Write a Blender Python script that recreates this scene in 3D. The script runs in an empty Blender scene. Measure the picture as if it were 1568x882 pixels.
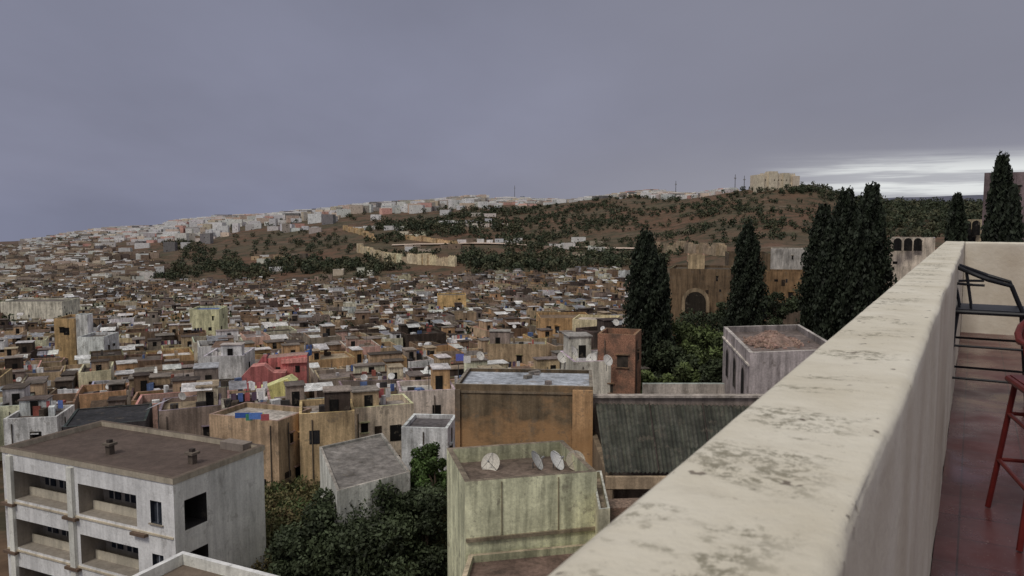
import bpy, math, random
import numpy as np
from mathutils import Vector, noise
random.seed(7); rng=np.random.default_rng(7)
F=1220.0; CX=784.0; CY=441.0; PITCH=math.atan(109/1220); CZ=1.4
cp,sp=math.cos(PITCH),math.sin(PITCH)
scene=bpy.context.scene
# ---------------------------------------------------------------- survey helpers (bearing + real distance -> world)
def ray(px,py):
    u=(px-CX)/F; v=(CY-py)/F
    return (u,cp+v*sp,-sp+v*cp)
def at_depth(px,py,D):
    r=ray(px,py); k=D/r[1]; return (r[0]*k,D,CZ+r[2]*k)
def at_height(px,py,z):
    r=ray(px,py); k=(z-CZ)/r[2]; return (r[0]*k,r[1]*k,z)
def lin(c):
    c=c/255.0
    return c/12.92 if c<=0.04045 else ((c+0.055)/1.055)**2.4
def A(r,g,b,k=0.56,sat=.80):
    c=[lin(x)/k for x in (r,g,b)]; l=.3*c[0]+.6*c[1]+.1*c[2]
    return tuple(min(0.85,max(.004,l+(x-l)*sat)) for x in c)
def vary(c,a=0.12):
    s=1+random.uniform(-a,a); return tuple(min(0.9,max(0.005,x*s*(1+random.uniform(-.03,.03)))) for x in c)
# ---------------------------------------------------------------- terrain
DL=[0,60,120,200,350,450,600,750,900,1100,1400,1800,2600,5000,14000]
TAB={
-300:[-21,-21,-28,-35,-44,-50,-56,-58,-60,-62,-62,-62,-90,-200,-600],
0:   [-21,-21,-28,-35,-44,-50,-56,-58,-58,-58,-56,-56,-85,-200,-600],
200: [-21,-21,-28,-35,-44,-50,-54,-52,-48,-42,-30,-24,-60,-180,-600],
400: [-20,-20,-27,-34,-44,-49,-50,-44,-34,-24,-9,-4,-40,-150,-600],
600: [-20,-20,-27,-34,-44,-47,-46,-36,-21,-3,14,22,-30,-100,-600],
800: [-20,-20,-26,-33,-42,-42,-40,-26,-9,13,31,18,-30,-50,-500],
1000:[-21,-21,-25,-32,-38,-34,-28,-14,8,34,30,10,-30,0,-400],
1120:[-22,-22,-24,-27,-28,-25,-16,2,30,30,20,5,-30,50,-300],
1180:[-22,-22,-24,-26,-26,-23,-14,8,37,24,10,5,-30,100,-300],
1240:[-22,-22,-24,-25,-25,-22,-13,8,38,20,10,5,-30,115,-300],
1310:[-22,-22,-23,-24,-24,-21,-13,4,21,17,15,5,-20,120,-300],
1400:[-22,-22,-22,-23,-22,-19,-12,0,10,20,26,20,0,130,-300],
1568:[-22,-22,-20,-20,-18,-16,-10,0,8,18,26,20,0,155,-300],
2200:[-22,-22,-20,-20,-18,-16,-10,0,8,18,26,20,0,150,-300]}
PXK=sorted(TAB); TT=np.array([TAB[k] for k in PXK],float); DLn=np.array(DL,float); PXn=np.array(PXK,float)
def terr(x,y):
    y=max(y,1.0); px=min(max(CX+F*x/max(y,40),-299.9),2199.9)
    i=int(np.searchsorted(PXn,px,side='right')-1); i=min(i,len(PXn)-2)
    t=(px-PXn[i])/(PXn[i+1]-PXn[i]); t=t*t*(3-2*t)*0.5+t*0.5
    a=np.interp(y,DLn,TT[i]); b=np.interp(y,DLn,TT[i+1])
    z=a*(1-t)+b*t
    amp=min(5.0,max(0,(y-450)/150.0))
    if y>2600: amp=5+(y-2600)/120
    if amp>0:
        z+=amp*0.6*noise.fractal(Vector((x/110.,y/110.,1.3)),1.0,2.0,4) if y<2600 else amp*0.6*noise.fractal(Vector((x/900.,y/900.,1.3)),1.0,2.0,4)
    return float(z)
def on_terr(px,py,d0=150,d1=2500,step=5):
    d=d0
    while d<d1:
        p=at_depth(px,py,d)
        if p[2]<=terr(p[0],p[1]): return p
        d+=step
    p=at_depth(px,py,d1); return (p[0],p[1],terr(p[0],p[1]))
# ---------------------------------------------------------------- materials
def N(nt,t,**kw):
    n=nt.nodes.new(t)
    for k,v in kw.items(): setattr(n,k,v)
    return n
def newmat(name,rough=0.9):
    m=bpy.data.materials.new(name); m.use_nodes=True; nt=m.node_tree
    b=nt.nodes['Principled BSDF']; b.inputs['Roughness'].default_value=rough
    b.inputs['Specular IOR Level'].default_value=0.25
    return m,nt,b
def noi(nt,vec,scale,detail=5,rough=0.6,mapscale=None):
    if mapscale:
        mp=N(nt,'ShaderNodeMapping'); mp.inputs['Scale'].default_value=mapscale
        nt.links.new(vec,mp.inputs['Vector']); vec=mp.outputs[0]
    n=N(nt,'ShaderNodeTexNoise'); n.inputs['Scale'].default_value=scale; n.inputs['Detail'].default_value=detail
    n.inputs['Roughness'].default_value=rough; nt.links.new(vec,n.inputs['Vector']); return n.outputs[0]
def mr(nt,v,a,b,c,d,smooth=False):
    n=N(nt,'ShaderNodeMapRange'); 
    if smooth: n.interpolation_type='SMOOTHSTEP'
    for i,x in enumerate((a,b,c,d)): n.inputs[i+1].default_value=x
    nt.links.new(v,n.inputs[0]); return n.outputs[0]
def mul(nt,a,b,op='MULTIPLY'):
    n=N(nt,'ShaderNodeMath',operation=op)
    for i,x in enumerate((a,b)):
        if isinstance(x,(int,float)): n.inputs[i].default_value=x
        else: nt.links.new(x,n.inputs[i])
    return n.outputs[0]
def mixc(nt,f,a,b,blend='MIX'):
    n=N(nt,'ShaderNodeMix',data_type='RGBA',blend_type=blend)
    for s,x in ((0,f),(6,a),(7,b)):
        if isinstance(x,(int,float)): n.inputs[s].default_value=x
        elif isinstance(x,tuple): n.inputs[s].default_value=(x[0],x[1],x[2],1)
        else: nt.links.new(x,n.inputs[s])
    return n.outputs[2]
def scl(nt,col,f):
    n=N(nt,'ShaderNodeVectorMath',operation='SCALE'); nt.links.new(col,n.inputs[0]); nt.links.new(f,n.inputs[3]); return n.outputs[0]
def bump(nt,b,h,st,dist):
    n=N(nt,'ShaderNodeBump'); n.inputs['Strength'].default_value=st; n.inputs['Distance'].default_value=dist
    nt.links.new(h,n.inputs['Height']); nt.links.new(n.outputs[0],b.inputs['Normal'])
def attr(nt):
    return N(nt,'ShaderNodeAttribute',attribute_name='Col').outputs['Color']
def mk_plaster(name,amt=1.0,warm=None):
    m,nt,b=newmat(name); tc=N(nt,'ShaderNodeTexCoord').outputs['Object']
    n1=mr(nt,noi(nt,tc,0.35,7,0.65),.32,.68,1-.4*amt,1+.3*amt)
    n2=mr(nt,noi(nt,tc,2.2,5,0.65,(1,1,.09)),.38,.62,1-.38*amt,1+.12*amt)
    n3n=noi(nt,tc,7,5,0.75); n3=mr(nt,n3n,.3,.7,1-.28*amt,1+.15*amt)
    f=mul(nt,mul(nt,n1,n2),n3)
    c=scl(nt,attr(nt),f)
    if warm:
        sx=N(nt,'ShaderNodeSeparateXYZ'); nt.links.new(tc,sx.inputs[0])
        wz=mul(nt,mr(nt,sx.outputs[2],-9.3,-12.0,-.22,.08),noi(nt,tc,.55,7,.65,(1,1,1.4)),'ADD')
        c=mixc(nt,mr(nt,wz,.36,.58,0,.75),c,warm)
    pt_=mr(nt,noi(nt,tc,1.1,9,.72),.58,.62,0,.5*amt); c=mixc(nt,pt_,c,(0.17,0.145,0.115))
    st=mr(nt,noi(nt,tc,0.8,9,0.72,(1.3,1.3,.4)),.55,.70,0,.65*amt)
    c=mixc(nt,st,c,(0.048,0.039,0.031))
    nt.links.new(c,b.inputs['Base Color']); bump(nt,b,n3n,.5,.06); return m
PL=mk_plaster('weathered_plaster',1.0); PLs=mk_plaster('clean_plaster',0.5); PLo=mk_plaster('ochre_patched_plaster',1.0,A(150,110,64))
def mk_plain(name,rough=.7,metal=0.):
    m,nt,b=newmat(name,rough); tc=N(nt,'ShaderNodeTexCoord').outputs['Object']
    c=scl(nt,attr(nt),mr(nt,noi(nt,tc,12,4),.3,.7,.7,1.15)); nt.links.new(c,b.inputs['Base Color'])
    b.inputs['Metallic'].default_value=metal; return m
PAINT=mk_plain('painted_metal',.45); 
LEAF,nt,b=newmat('leaves',.65); nt.links.new(attr(nt),b.inputs['Base Color'])
BARK,nt,b=newmat('bark'); tc=N(nt,'ShaderNodeTexCoord').outputs['Object']
nt.links.new(mixc(nt,noi(nt,tc,5),(0.05,0.035,0.025),(0.13,0.1,0.075)),b.inputs['Base Color'])
BRICK,nt,b=newmat('brick'); tc=N(nt,'ShaderNodeTexCoord').outputs['Object']
g=scl(nt,attr(nt),mr(nt,noi(nt,tc,9,3,.7,(1,1,2.5)),.35,.65,.4,1.35)); g=mixc(nt,mr(nt,noi(nt,tc,.8,6),.45,.65,0,.75),g,(0.09,.075,.06))
nt.links.new(g,b.inputs['Base Color'])
# ---------------------------------------------------------------- mesh builder
class MB:
    def __init__(s): s.v=[];s.f=[];s.c=[]
    def q(s,pts,col):
        i=len(s.v); s.v+=[tuple(p) for p in pts]; s.f.append(tuple(range(i,i+len(pts)))); s.c.append(col)
    def fr(s,cx,cy,yaw):
        c,n=math.cos(yaw),math.sin(yaw)
        return lambda x,y,z:(cx+x*c-y*n,cy+x*n+y*c,z)
    def box(s,cx,cy,z0,w,d,h,yaw=0,col=(.3,.3,.3),top=None,ox=0,oy=0,bottom=False):
        T=s.fr(cx,cy,yaw); x0,x1,y0,y1=ox-w/2,ox+w/2,oy-d/2,oy+d/2; z1=z0+h
        s.q([T(x0,y0,z0),T(x1,y0,z0),T(x1,y0,z1),T(x0,y0,z1)],col)
        s.q([T(x1,y0,z0),T(x1,y1,z0),T(x1,y1,z1),T(x1,y0,z1)],col)
        s.q([T(x1,y1,z0),T(x0,y1,z0),T(x0,y1,z1),T(x1,y1,z1)],col)
        s.q([T(x0,y1,z0),T(x0,y0,z0),T(x0,y0,z1),T(x0,y1,z1)],col)
        s.q([T(x0,y0,z1),T(x1,y0,z1),T(x1,y1,z1),T(x0,y1,z1)],top or col)
        if bottom: s.q([T(x0,y1,z0),T(x1,y1,z0),T(x1,y0,z0),T(x0,y0,z0)],col)
    def tube(s,pts,r,col,n=7,r2=None):
        P=[Vector(p) for p in pts]; m=len(P)
        rings=[]
        for i,p in enumerate(P):
            t=(P[min(i+1,m-1)]-P[max(i-1,0)]).normalized()
            a=t.cross(Vector((0.13,0.31,0.94)));
            if a.length<.05: a=t.cross(Vector((1,0,0)))
            a.normalize(); bb=t.cross(a)
            rr=r if r2 is None else r+(r2-r)*i/(m-1)
            rings.append([p+a*math.cos(2*math.pi*k/n)*rr+bb*math.sin(2*math.pi*k/n)*rr for k in range(n)])
        i0=len(s.v)
        for R in rings: s.v+=[tuple(x) for x in R]
        for i in range(m-1):
            for k in range(n):
                s.f.append((i0+i*n+k,i0+i*n+(k+1)%n,i0+(i+1)*n+(k+1)%n,i0+(i+1)*n+k)); s.c.append(col)
        s.f.append(tuple(i0+k for k in range(n))[::-1]); s.c.append(col)
        s.f.append(tuple(i0+(m-1)*n+k for k in range(n))); s.c.append(col)
    def prism(s,pts,vec,col,top=None):
        n=len(pts); v=Vector(vec); P=[Vector(p) for p in pts]; Q=[p+v for p in P]
        s.q(P,col); s.q(Q[::-1],col)
        for i in range(n): s.q([P[i],P[(i+1)%n],Q[(i+1)%n],Q[i]],top or col)
    def obj(s,name,mat,parent=None,smooth=False):
        me=bpy.data.meshes.new(name); me.from_pydata(s.v,[],s.f)
        ca=me.color_attributes.new('Col','FLOAT_COLOR','CORNER')
        ln=np.array([len(f) for f in s.f]); cc=np.array([(c[0],c[1],c[2],1.) for c in s.c],dtype=np.float32)
        ca.data.foreach_set('color',np.repeat(cc,ln,axis=0).ravel())
        me.materials.append(mat)
        if smooth: me.polygons.foreach_set('use_smooth',[True]*len(s.f))
        o=bpy.data.objects.new(name,me); scene.collection.objects.link(o)
        if parent: o.parent=parent
        return o
def leafmesh(name,C,S,COL,mat=LEAF,parent=None,up=0.0):
    C=np.asarray(C,float); n=len(C); S=np.asarray(S,float).reshape(n,1)
    a=rng.normal(size=(n,3)); a[:,2]+=up*2; a/=np.linalg.norm(a,axis=1,keepdims=True)
    b=np.cross(a,rng.normal(size=(n,3))); b/=np.linalg.norm(b,axis=1,keepdims=True)
    a*=S; b*=S*0.55
    V=np.stack([C-a,C-b*1.0+a*.1,C+a,C+b],axis=1).reshape(-1,3)
    me=bpy.data.meshes.new(name); me.vertices.add(4*n); me.vertices.foreach_set('co',V.ravel())
    me.loops.add(4*n); me.loops.foreach_set('vertex_index',np.arange(4*n,dtype=np.int32))
    me.polygons.add(n); me.polygons.foreach_set('loop_start',np.arange(0,4*n,4,dtype=np.int32))
    me.update(calc_edges=True)
    ca=me.color_attributes.new('Col','FLOAT_COLOR','CORNER')
    cc=np.concatenate([np.asarray(COL),np.ones((n,1))],axis=1).astype(np.float32)
    ca.data.foreach_set('color',np.repeat(cc,4,axis=0).ravel()); me.materials.append(mat)
    o=bpy.data.objects.new(name,me); scene.collection.objects.link(o)
    if parent: o.parent=parent
    return o
# ---------------------------------------------------------------- ground
cols=np.concatenate([np.linspace(-4000,-320,24),np.arange(-300,2200,10),np.linspace(2220,6000,24)])
rows=np.concatenate([np.array([4,15,30]),np.arange(42,200,8),np.geomspace(200,1800,170),np.geomspace(1850,14000,70)])
V=[];
for D in rows:
    for p in cols:
        x=(p-CX)/F*D; V.append((x,D,terr(x,D)))
nc=len(cols); Fc=[(r*nc+c,r*nc+c+1,(r+1)*nc+c+1,(r+1)*nc+c) for r in range(len(rows)-1) for c in range(nc-1)]
me=bpy.data.meshes.new('ground'); me.from_pydata(V,[],Fc); 
gm,nt,b=newmat('hill_earth',.95); tc=N(nt,'ShaderNodeTexCoord').outputs['Object']
n1=noi(nt,tc,.012,8,.65); n2=noi(nt,tc,.06,6,.7); n3=noi(nt,tc,.5,5,.7)
c=mixc(nt,mr(nt,n1,.42,.6,0,1),(0.140,0.080,0.052),(0.100,0.082,0.052))
c=mixc(nt,mr(nt,n2,.48,.6,0,.85),c,(0.042,0.044,0.025))
c=mixc(nt,mr(nt,noi(nt,tc,.03,5,.6,(1,2.5,1)),.6,.68,0,.6),c,(0.21,0.155,0.12))
c=scl(nt,c,mr(nt,n3,.3,.7,.65,1.3))
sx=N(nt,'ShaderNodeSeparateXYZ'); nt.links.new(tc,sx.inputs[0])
c=mixc(nt,mr(nt,sx.outputs[1],1500,3600,0,.93),c,(0.12,0.13,0.18))  # aerial haze painted into the earth colour: far ground turns blue-grey
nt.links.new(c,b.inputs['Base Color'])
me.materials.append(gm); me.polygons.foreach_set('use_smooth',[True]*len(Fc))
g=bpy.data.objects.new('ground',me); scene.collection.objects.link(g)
# ---------------------------------------------------------------- houses
WALL=[(A(158,134,102),26),(A(160,124,80),12),(A(110,88,67),24),(A(130,115,104),14),(A(190,175,146),11),(A(216,212,206),10),(A(70,58,50),14),(A(168,136,118),4)]
ROOF=[(A(90,80,74),30),(A(114,104,98),24),(A(66,56,50),22),(A(172,170,170),14),(A(125,129,138),5),(A(134,118,96),8)]
def pick(L): return vary(random.choices([a for a,_ in L],[w for _,w in L])[0],.22)
DARK=(0.012,0.011,0.011)
CLUT=[A(218,216,212),A(90,85,80),A(70,60,50),A(75,98,140),A(150,80,66),A(215,208,190),A(130,112,90),A(50,48,48),A(185,180,174)]
def house(mb,cx,cy,zb,w,d,h,yaw,wc,rc,detail=2,cabin=True,win=True,par=None):
    T=mb.fr(cx,cy,yaw); z1=zb+h; p=par if par is not None else random.uniform(.4,1.0); t=.22
    X0,X1,Y0,Y1=-w/2,w/2,-d/2,d/2
    O=[(X0,Y0),(X1,Y0),(X1,Y1),(X0,Y1)]; I=[(X0+t,Y0+t),(X1-t,Y0+t),(X1-t,Y1-t),(X0+t,Y1-t)]
    tc=tuple(min(.8,x*random.uniform(.75,1.2)) for x in wc)
    hz=[z1+(random.uniform(-.25,.15) if par is None else 0) for _ in range(4)]
    for k in range(4):
        a,b_=O[k],O[(k+1)%4]; ia,ib=I[k],I[(k+1)%4]; za,zb_=hz[k],hz[(k+1)%4]
        wk=vary(wc,.08)
        mb.q([T(*a,zb),T(*b_,zb),T(*b_,zb_),T(*a,za)],wk)
        mb.q([T(*a,za),T(*b_,zb_),T(*ib,zb_),T(*ia,za)],tc)
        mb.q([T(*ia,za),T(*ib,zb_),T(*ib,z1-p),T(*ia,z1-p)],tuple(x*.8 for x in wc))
    mb.q([T(*q,z1-p) for q in I],rc)
    if win:
        for (a,b_,nx,ny) in ((O[0],O[1],0,-1),(O[1],O[2],1,0),(O[3],O[0],-1,0)):
            L=math.hypot(b_[0]-a[0],b_[1]-a[1]); ux,uy=(b_[0]-a[0])/L,(b_[1]-a[1])/L
            z=z1-p-.8
            while z-1.2>zb+2:
                nW=random.choice([0,1,1,2,2,3]) if detail>1 else random.choice([0,1,2])
                for j in range(nW):
                    s=random.uniform(.6,L-1.6) if L>2.8 else .5
                    ww=random.choice([.4,.6,.8,1.0]); hh=random.choice([.5,.8,1.1,1.4])
                    zz=z-random.uniform(0,.5)
                    o=.03; pts=[(s,zz-hh),(s+ww,zz-hh),(s+ww,zz),(s,zz)]
                    fc=random.choice([DARK,DARK,(0.03,.03,.035),(.05,.035,.025)])
                    mb.q([T(a[0]+ux*q[0]+nx*o,a[1]+uy*q[0]+ny*o,q[1]) for q in pts],fc)
                    if detail>1 and random.random()<.5:
                        x_=a[0]+ux*(s+ww/2)+nx*.06; y_=a[1]+uy*(s+ww/2)+ny*.06
                        cxx,cyy,_=T(x_,y_,0); yq=yaw if ny else yaw+math.pi/2
                        mb.box(cxx,cyy,zz+.01,ww+.3,.2,.1,yq,tc,bottom=True)
                        if detail>2: mb.box(cxx,cyy,zz-hh-.09,ww+.2,.16,.07,yq,tc,bottom=True)
                z-=random.uniform(2.6,3.1)
            if detail>2:
                s=random.uniform(.3,L-.3); x_,y_,_=T(a[0]+ux*s+nx*.07,a[1]+uy*s+ny*.07,0); mb.tube([(x_,y_,zb+1),(x_,y_,z1-p)],.05,A(80,72,64),5)
    zr=z1-p
    if cabin and w>3 and d>3:
        if random.random()<.62:
            cw,cd,ch=random.uniform(1.5,w*.55),random.uniform(1.5,d*.55),random.uniform(1.5,2.4)
            ox=random.choice([-1,1])*(w/2-cw/2-.3); oy=random.choice([-1,1])*(d/2-cd/2-.3)
            cc=pick(WALL) if random.random()<.5 else vary(wc)
            mb.box(cx,cy,zr,cw,cd,ch,yaw,cc,rc,ox,oy); mb.box(cx,cy,zr+ch+.004,cw+.25,cd+.25,.1,yaw,vary(rc),None,ox,oy,bottom=True)
            x_,y_,_=T(ox+random.uniform(-.3,.3),oy-cd/2-.03,0)
            mb.box(x_,y_,zr+.05,.7,.04,1.4,yaw,DARK)
        if random.random()<.28:
            sw,sd=random.uniform(1.5,w*.6),random.uniform(1.2,d*.5); ox=random.uniform(-1,1)*(w-sw)*.4; oy=random.uniform(-1,1)*(d-sd)*.4; zc=zr+random.uniform(1.3,2.0)
            col=vary(random.choice([A(215,215,218),A(120,122,128),A(95,75,60),A(180,178,176)]))
            mb.q([T(ox-sw/2,oy-sd/2,zc),T(ox+sw/2,oy-sd/2,zc),T(ox+sw/2,oy+sd/2,zc+.5),T(ox-sw/2,oy+sd/2,zc+.5)],col)
        for k in range(random.choice([2,3,4,6]) if detail>1 else random.choice([0,1,2])):
            s=random.uniform(.2,1.0)
            mb.box(cx,cy,zr,s,random.uniform(.2,1.1),random.uniform(.2,1.1),yaw+random.uniform(-.4,.4),vary(random.choice(CLUT)),None,random.uniform(-w*.35,w*.35),random.uniform(-d*.35,d*.35))
        if detail>1 and random.random()<.28:
            ox=random.uniform(-w*.3,w*.3); oy=random.uniform(-d*.3,d*.3)
            for k in range(random.randint(2,5)):
                col=random.choice([A(210,210,215),A(75,100,160),A(165,80,80),A(225,220,205),A(90,70,90),A(50,50,60)])
                x_,y_,_=T(ox+k*.6,oy,0); mb.box(x_,y_,zr+.6,.45,.03,.8,yaw+.05,col,bottom=True)
        if random.random()<.4:
            x_,y_,_=T(random.uniform(-w*.4,w*.4),random.uniform(-d*.4,d*.4),0)
            mb.tube([(x_,y_,zr),(x_,y_,zr+random.uniform(1.5,3))],.045,(.1,.1,.1),4)
        if detail>1 and random.random()<.3:
            x_,y_,_=T(random.uniform(-w*.4,w*.4),random.uniform(-d*.4,d*.4),0); az=random.uniform(-1.2,1.2)
            c0=Vector((x_,y_,zr+1.0)); ax=Vector((math.sin(az)*.85,-math.cos(az)*.85,.52)); s1=ax.cross(Vector((0,0,1))).normalized(); s2=s1.cross(ax)
            rr=.42; ring=[c0+ax*.1+(s1*math.cos(2*math.pi*j/10)+s2*math.sin(2*math.pi*j/10))*rr for j in range(10)]
            for j in range(10): mb.q([c0,ring[j],ring[(j+1)%10]],A(190,188,184))
            mb.tube([(x_,y_,zr),c0],.03,(.1,.1,.1),4)
EXC=[]
def hb(name,pl,pr,pt,D,h,dep,wc,rc=None,yaw=0.0,mat=None,cabin=False,par=.5,detail=2,ex=2.5,win=True):
    a=at_depth(pl,pt,D); b_=at_depth(pr,pt,D); w=b_[0]-a[0]; mx_=(a[0]+b_[0])/2
    th=math.atan2(mx_,D) if pl>1000 else 0
    cx=mx_+math.sin(th)*dep/2; cy=D+math.cos(th)*dep/2; w*=math.cos(th)
    mb=MB(); house(mb,cx,cy,a[2]-h,w,dep,h,yaw-th,wc,rc or A(95,88,82),3 if D<90 else detail,cabin,win,par)
    EXC.append((cx,cy,max(w,dep)/2+ex)); EXC.append((cx,cy-5,w/2+1))
    return mb.obj(name,mat or PL)
H='flat_roof_house'
hb(H,308,368,545,108,9,7,A(212,204,190),A(150,145,140),.1,cabin=True)
hb(H,288,332,474,190,9,8,A(208,190,138),A(72,95,140),.1)
hb(H,80,110,488,150,10,7,A(168,134,86),None,.1)
hb('white_tower',115,132,482,145,14,2.4,A(212,206,194),None,.1)
hb(H,118,157,516,138,6,6,A(210,205,194),None,.05)
hb(H,0,92,462,260,8,12,A(190,180,162),None,.05)
hb(H,825,905,487,160,9,10,A(164,130,80),A(110,90,70),.05)
hb(H,884,950,490,150,9,8,A(200,172,128),A(165,152,140),-.25)
hb(H,668,712,452,300,9,9,A(186,154,88),None,.1)
hb(H,748,838,527,118,7,6,A(156,134,100),A(130,125,120),-.05,cabin=True)
hb(H,322,450,640,61,9,4.5,A(156,133,100),A(158,150,142),-.35,par=.4)
hb(H,447,530,632,62,8,5,A(174,147,102),A(120,110,102),.25,cabin=True)
hb(H,524,622,622,66,8,4,A(188,170,144),A(118,110,104),.35,cabin=True)
hb(H,604,690,598,74,8,5,A(172,160,148),A(165,163,160),.2,cabin=True)
hb(H,618,690,655,56,6,4,A(212,210,206),A(85,80,82),-.1,par=.3)
hb(H,80,195,650,68,5,7,A(56,53,54),A(42,42,46),.35,par=.1,win=False)
hb(H,0,75,640,74,6,5,A(196,190,180),A(90,80,75),.2,cabin=True)
hb(H,870,945,553,72,9,6,A(188,180,168),A(150,148,145),.15,cabin=True)
hb(H,985,1110,588,66,5,.5,A(150,145,138),None,.0,win=False,par=.1,ex=1)
hb('brick_tower_house',925,983,512,72,14,4.0,A(140,98,72),A(110,84,68),-.3,mat=BRICK,par=.6)
hb('old_palace',1028,1122,412,165,22,14,A(98,79,57),A(76,66,54),-.06)
hb('old_palace',1053,1078,390,172,8,6,A(158,136,102),None,.05)
hb('old_palace',1112,1176,388,185,24,12,A(88,72,54),A(68,60,52),.1)
hb('old_palace',1170,1243,416,176,20,8,A(118,90,58),A(96,84,70),.12)
hb('old_palace',1180,1245,381,215,14,8,A(160,153,144),A(160,158,155),.05)
hb('old_palace',1175,1237,470,150,10,6,A(78,66,55),A(45,45,48),-.1)
hb('arcaded_building',1362,1432,364,150,14,6,A(168,158,140),None,.0)
hb('arcaded_building',1468,1506,336,110,14,5,A(152,136,108),None,.0)
hb('apartment_tower',1506,1640,263,80,28,6,A(98,84,86),A(80,75,75),.0)
D0=97
def pol(pts,D): return [at_depth(x,y,D) for x,y in pts]
mb=MB(); mb.prism(pol([(408,549),(470,543),(470,600),(408,600)],D0),(-.4,2.6,0),A(172,92,88),A(140,108,98))
mb.prism(pol([(369,578),(384,562),(404,560),(418,571),(437,571),(437,600),(369,610)],D0-2.5),(-.4,2.2,0),A(150,80,80),A(178,112,106))
mb.prism(pol([(392,560),(402,546),(408,546),(408,575),(392,575)],D0-.2),(-.3,1.5,0),A(150,76,78))
mb.prism(pol([(430,551),(470,547),(470,555),(430,557)],D0-.3),(0,.25,0),A(188,120,112))
for (x0,y0) in ((422,562),(452,560)): mb.prism(pol([(x0,y0),(x0+7,y0),(x0+7,y0+10),(x0,y0+10)],D0-.04),(0,.02,0),DARK)
mb.prism(pol([(462,541),(474,535),(474,545),(462,547)],D0+2),(.1,.8,0),A(60,110,175))
mb.obj('pink_stepped_house',PL)
mb=MB(); mb.prism(pol([(376,600),(400,596),(440,580),(450,588),(450,625),(376,625)],90),(-.3,3,0),A(196,176,96),A(200,186,118)); mb.prism(pol([(370,596),(382,594),(382,625),(370,625)],89),(-.1,1,0),A(150,175,162)); mb.obj('yellow_annexe',PL)
EXC+= [((420-784)/F*97,97,5.5),((410-784)/F*88,88,5)]
def arch(mb,cx,cy,z0,w,h,yaw,col,off):
    T=mb.fr(cx,cy,yaw); pts=[(-w/2,z0),(w/2,z0)]+[(w/2*math.cos(a),z0+h-w/2+w/2*math.sin(a)) for a in np.linspace(0,math.pi,11)]
    mb.q([T(p[0],off,p[1]) for p in pts],col)
a=at_depth(1065,470,164); mb=MB(); yw=-.06-math.atan2(a[0],a[1])
arch(mb,a[0],a[1],a[2]-1,5.6,5,yw,A(122,104,78),-.45); arch(mb,a[0],a[1],a[2]-1,4.2,4.2,yw,(.03,.024,.018),-.55)
mb.obj('palace_arch',PL)
mb=MB()
for p in (1374,1390,1405,1420):
    a=at_depth(p,384,149.4); arch(mb,a[0],a[1],a[2],1.4,2.4,-math.atan2(a[0],a[1]),DARK,-.5)
for p in (1480,1494):
    a=at_depth(p,360,109.4); arch(mb,a[0],a[1],a[2],1.0,2.0,-math.atan2(a[0],a[1]),DARK,-.4)
mb.obj('arcade_arches',PL)
for (x,y,r) in ((-23,50,13),(1,40,9),(1,52,9),(9,45,9),(18,62,14),(-11,52,8),(-8,44,8)): EXC.append((x,y,r))
DC=([-400,130,240,450,600,800,950,985,1010,1600],[620,620,590,555,550,520,470,400,90,90])
big=MB(); far=MB(); nh=0; COURT=[]
ya=.35; ca,sa=math.cos(ya),math.sin(ya)
v=-300.0
while v<760:
    dv=random.uniform(4.6,7.8); u=-600.0
    while u<600:
        du=random.uniform(4,9)
        x=(u+du/2)*ca-(v+dv/2)*sa; y=(u+du/2)*sa+(v+dv/2)*ca; u+=du
        if y<60 or y>640: continue
        px=CX+F*x/y
        if px<-120 or px>1010 or y>np.interp(px,*DC)+15*noise.noise(Vector((x/30,y/30,0))): continue
        if px<440 and y<67: continue
        if px>985 and y<200: continue
        if any((x-e[0])**2+(y-e[1])**2<(e[2]+1.2)**2 for e in EXC): continue
        if random.random()<.08:
            if random.random()<.5 and y>100: COURT.append((x,y))
            continue
        if y<72 and px>330: continue
        zt=terr(x,y); h=6.2+1.9*noise.noise(Vector((x/45,y/45,5)))+random.choice([-2.0,-1.1,-.5,0,0,.4,.9,2.0])
        if y<110: h=min(h,6.0)
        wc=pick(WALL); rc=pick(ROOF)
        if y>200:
            k=min(1,(y-200)/400)*.35; wc=tuple(a*(1-k)+b_*k for a,b_ in zip(wc,(.19,.165,.15)))  # distance haze put into the wall colour, fading farther houses toward grey
        gap=random.choice([.05,.2,.1,.9]); yw=ya+.25*noise.noise(Vector((x/120,y/120,9)))+random.uniform(-.06,.06)
        if y<110:
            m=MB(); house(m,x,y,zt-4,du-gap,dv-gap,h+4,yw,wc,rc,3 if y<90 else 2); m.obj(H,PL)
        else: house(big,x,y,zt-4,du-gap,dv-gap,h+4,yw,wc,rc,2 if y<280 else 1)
        nh+=1
    v+=dv
big.obj('medina_townscape',PL)
FW=[(A(134,116,98),28),(A(106,90,76),26),(A(160,146,128),16),(A(190,184,175),14),(A(86,76,68),14)]
RW=[(A(220,217,212),38),(A(196,188,178),24),(A(174,156,138),12),(A(142,135,128),12),(A(176,132,120),7),(A(105,103,103),6)]
for k in range(2300):
    D=math.sqrt(random.uniform(600**2,1500**2)); px=random.uniform(-120,245+50*noise.noise(Vector((D/80,3,0))))
    if D>950 and (px>170 or random.random()<.3): continue
    x=(px-CX)/F*D
    if noise.noise(Vector((x/70,D/70,6)))<-.28: continue
    house(far,x,D,terr(x,D)-5,random.uniform(7,14),random.uniform(7,12),5+random.uniform(3.5,7),random.uniform(.2,.5),pick(FW),pick(ROOF),1,random.random()<.4)
CREST=([60,100,200,400,600,800,1000,1120],[1700,1700,1750,1750,1650,1380,1100,930])
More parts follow.
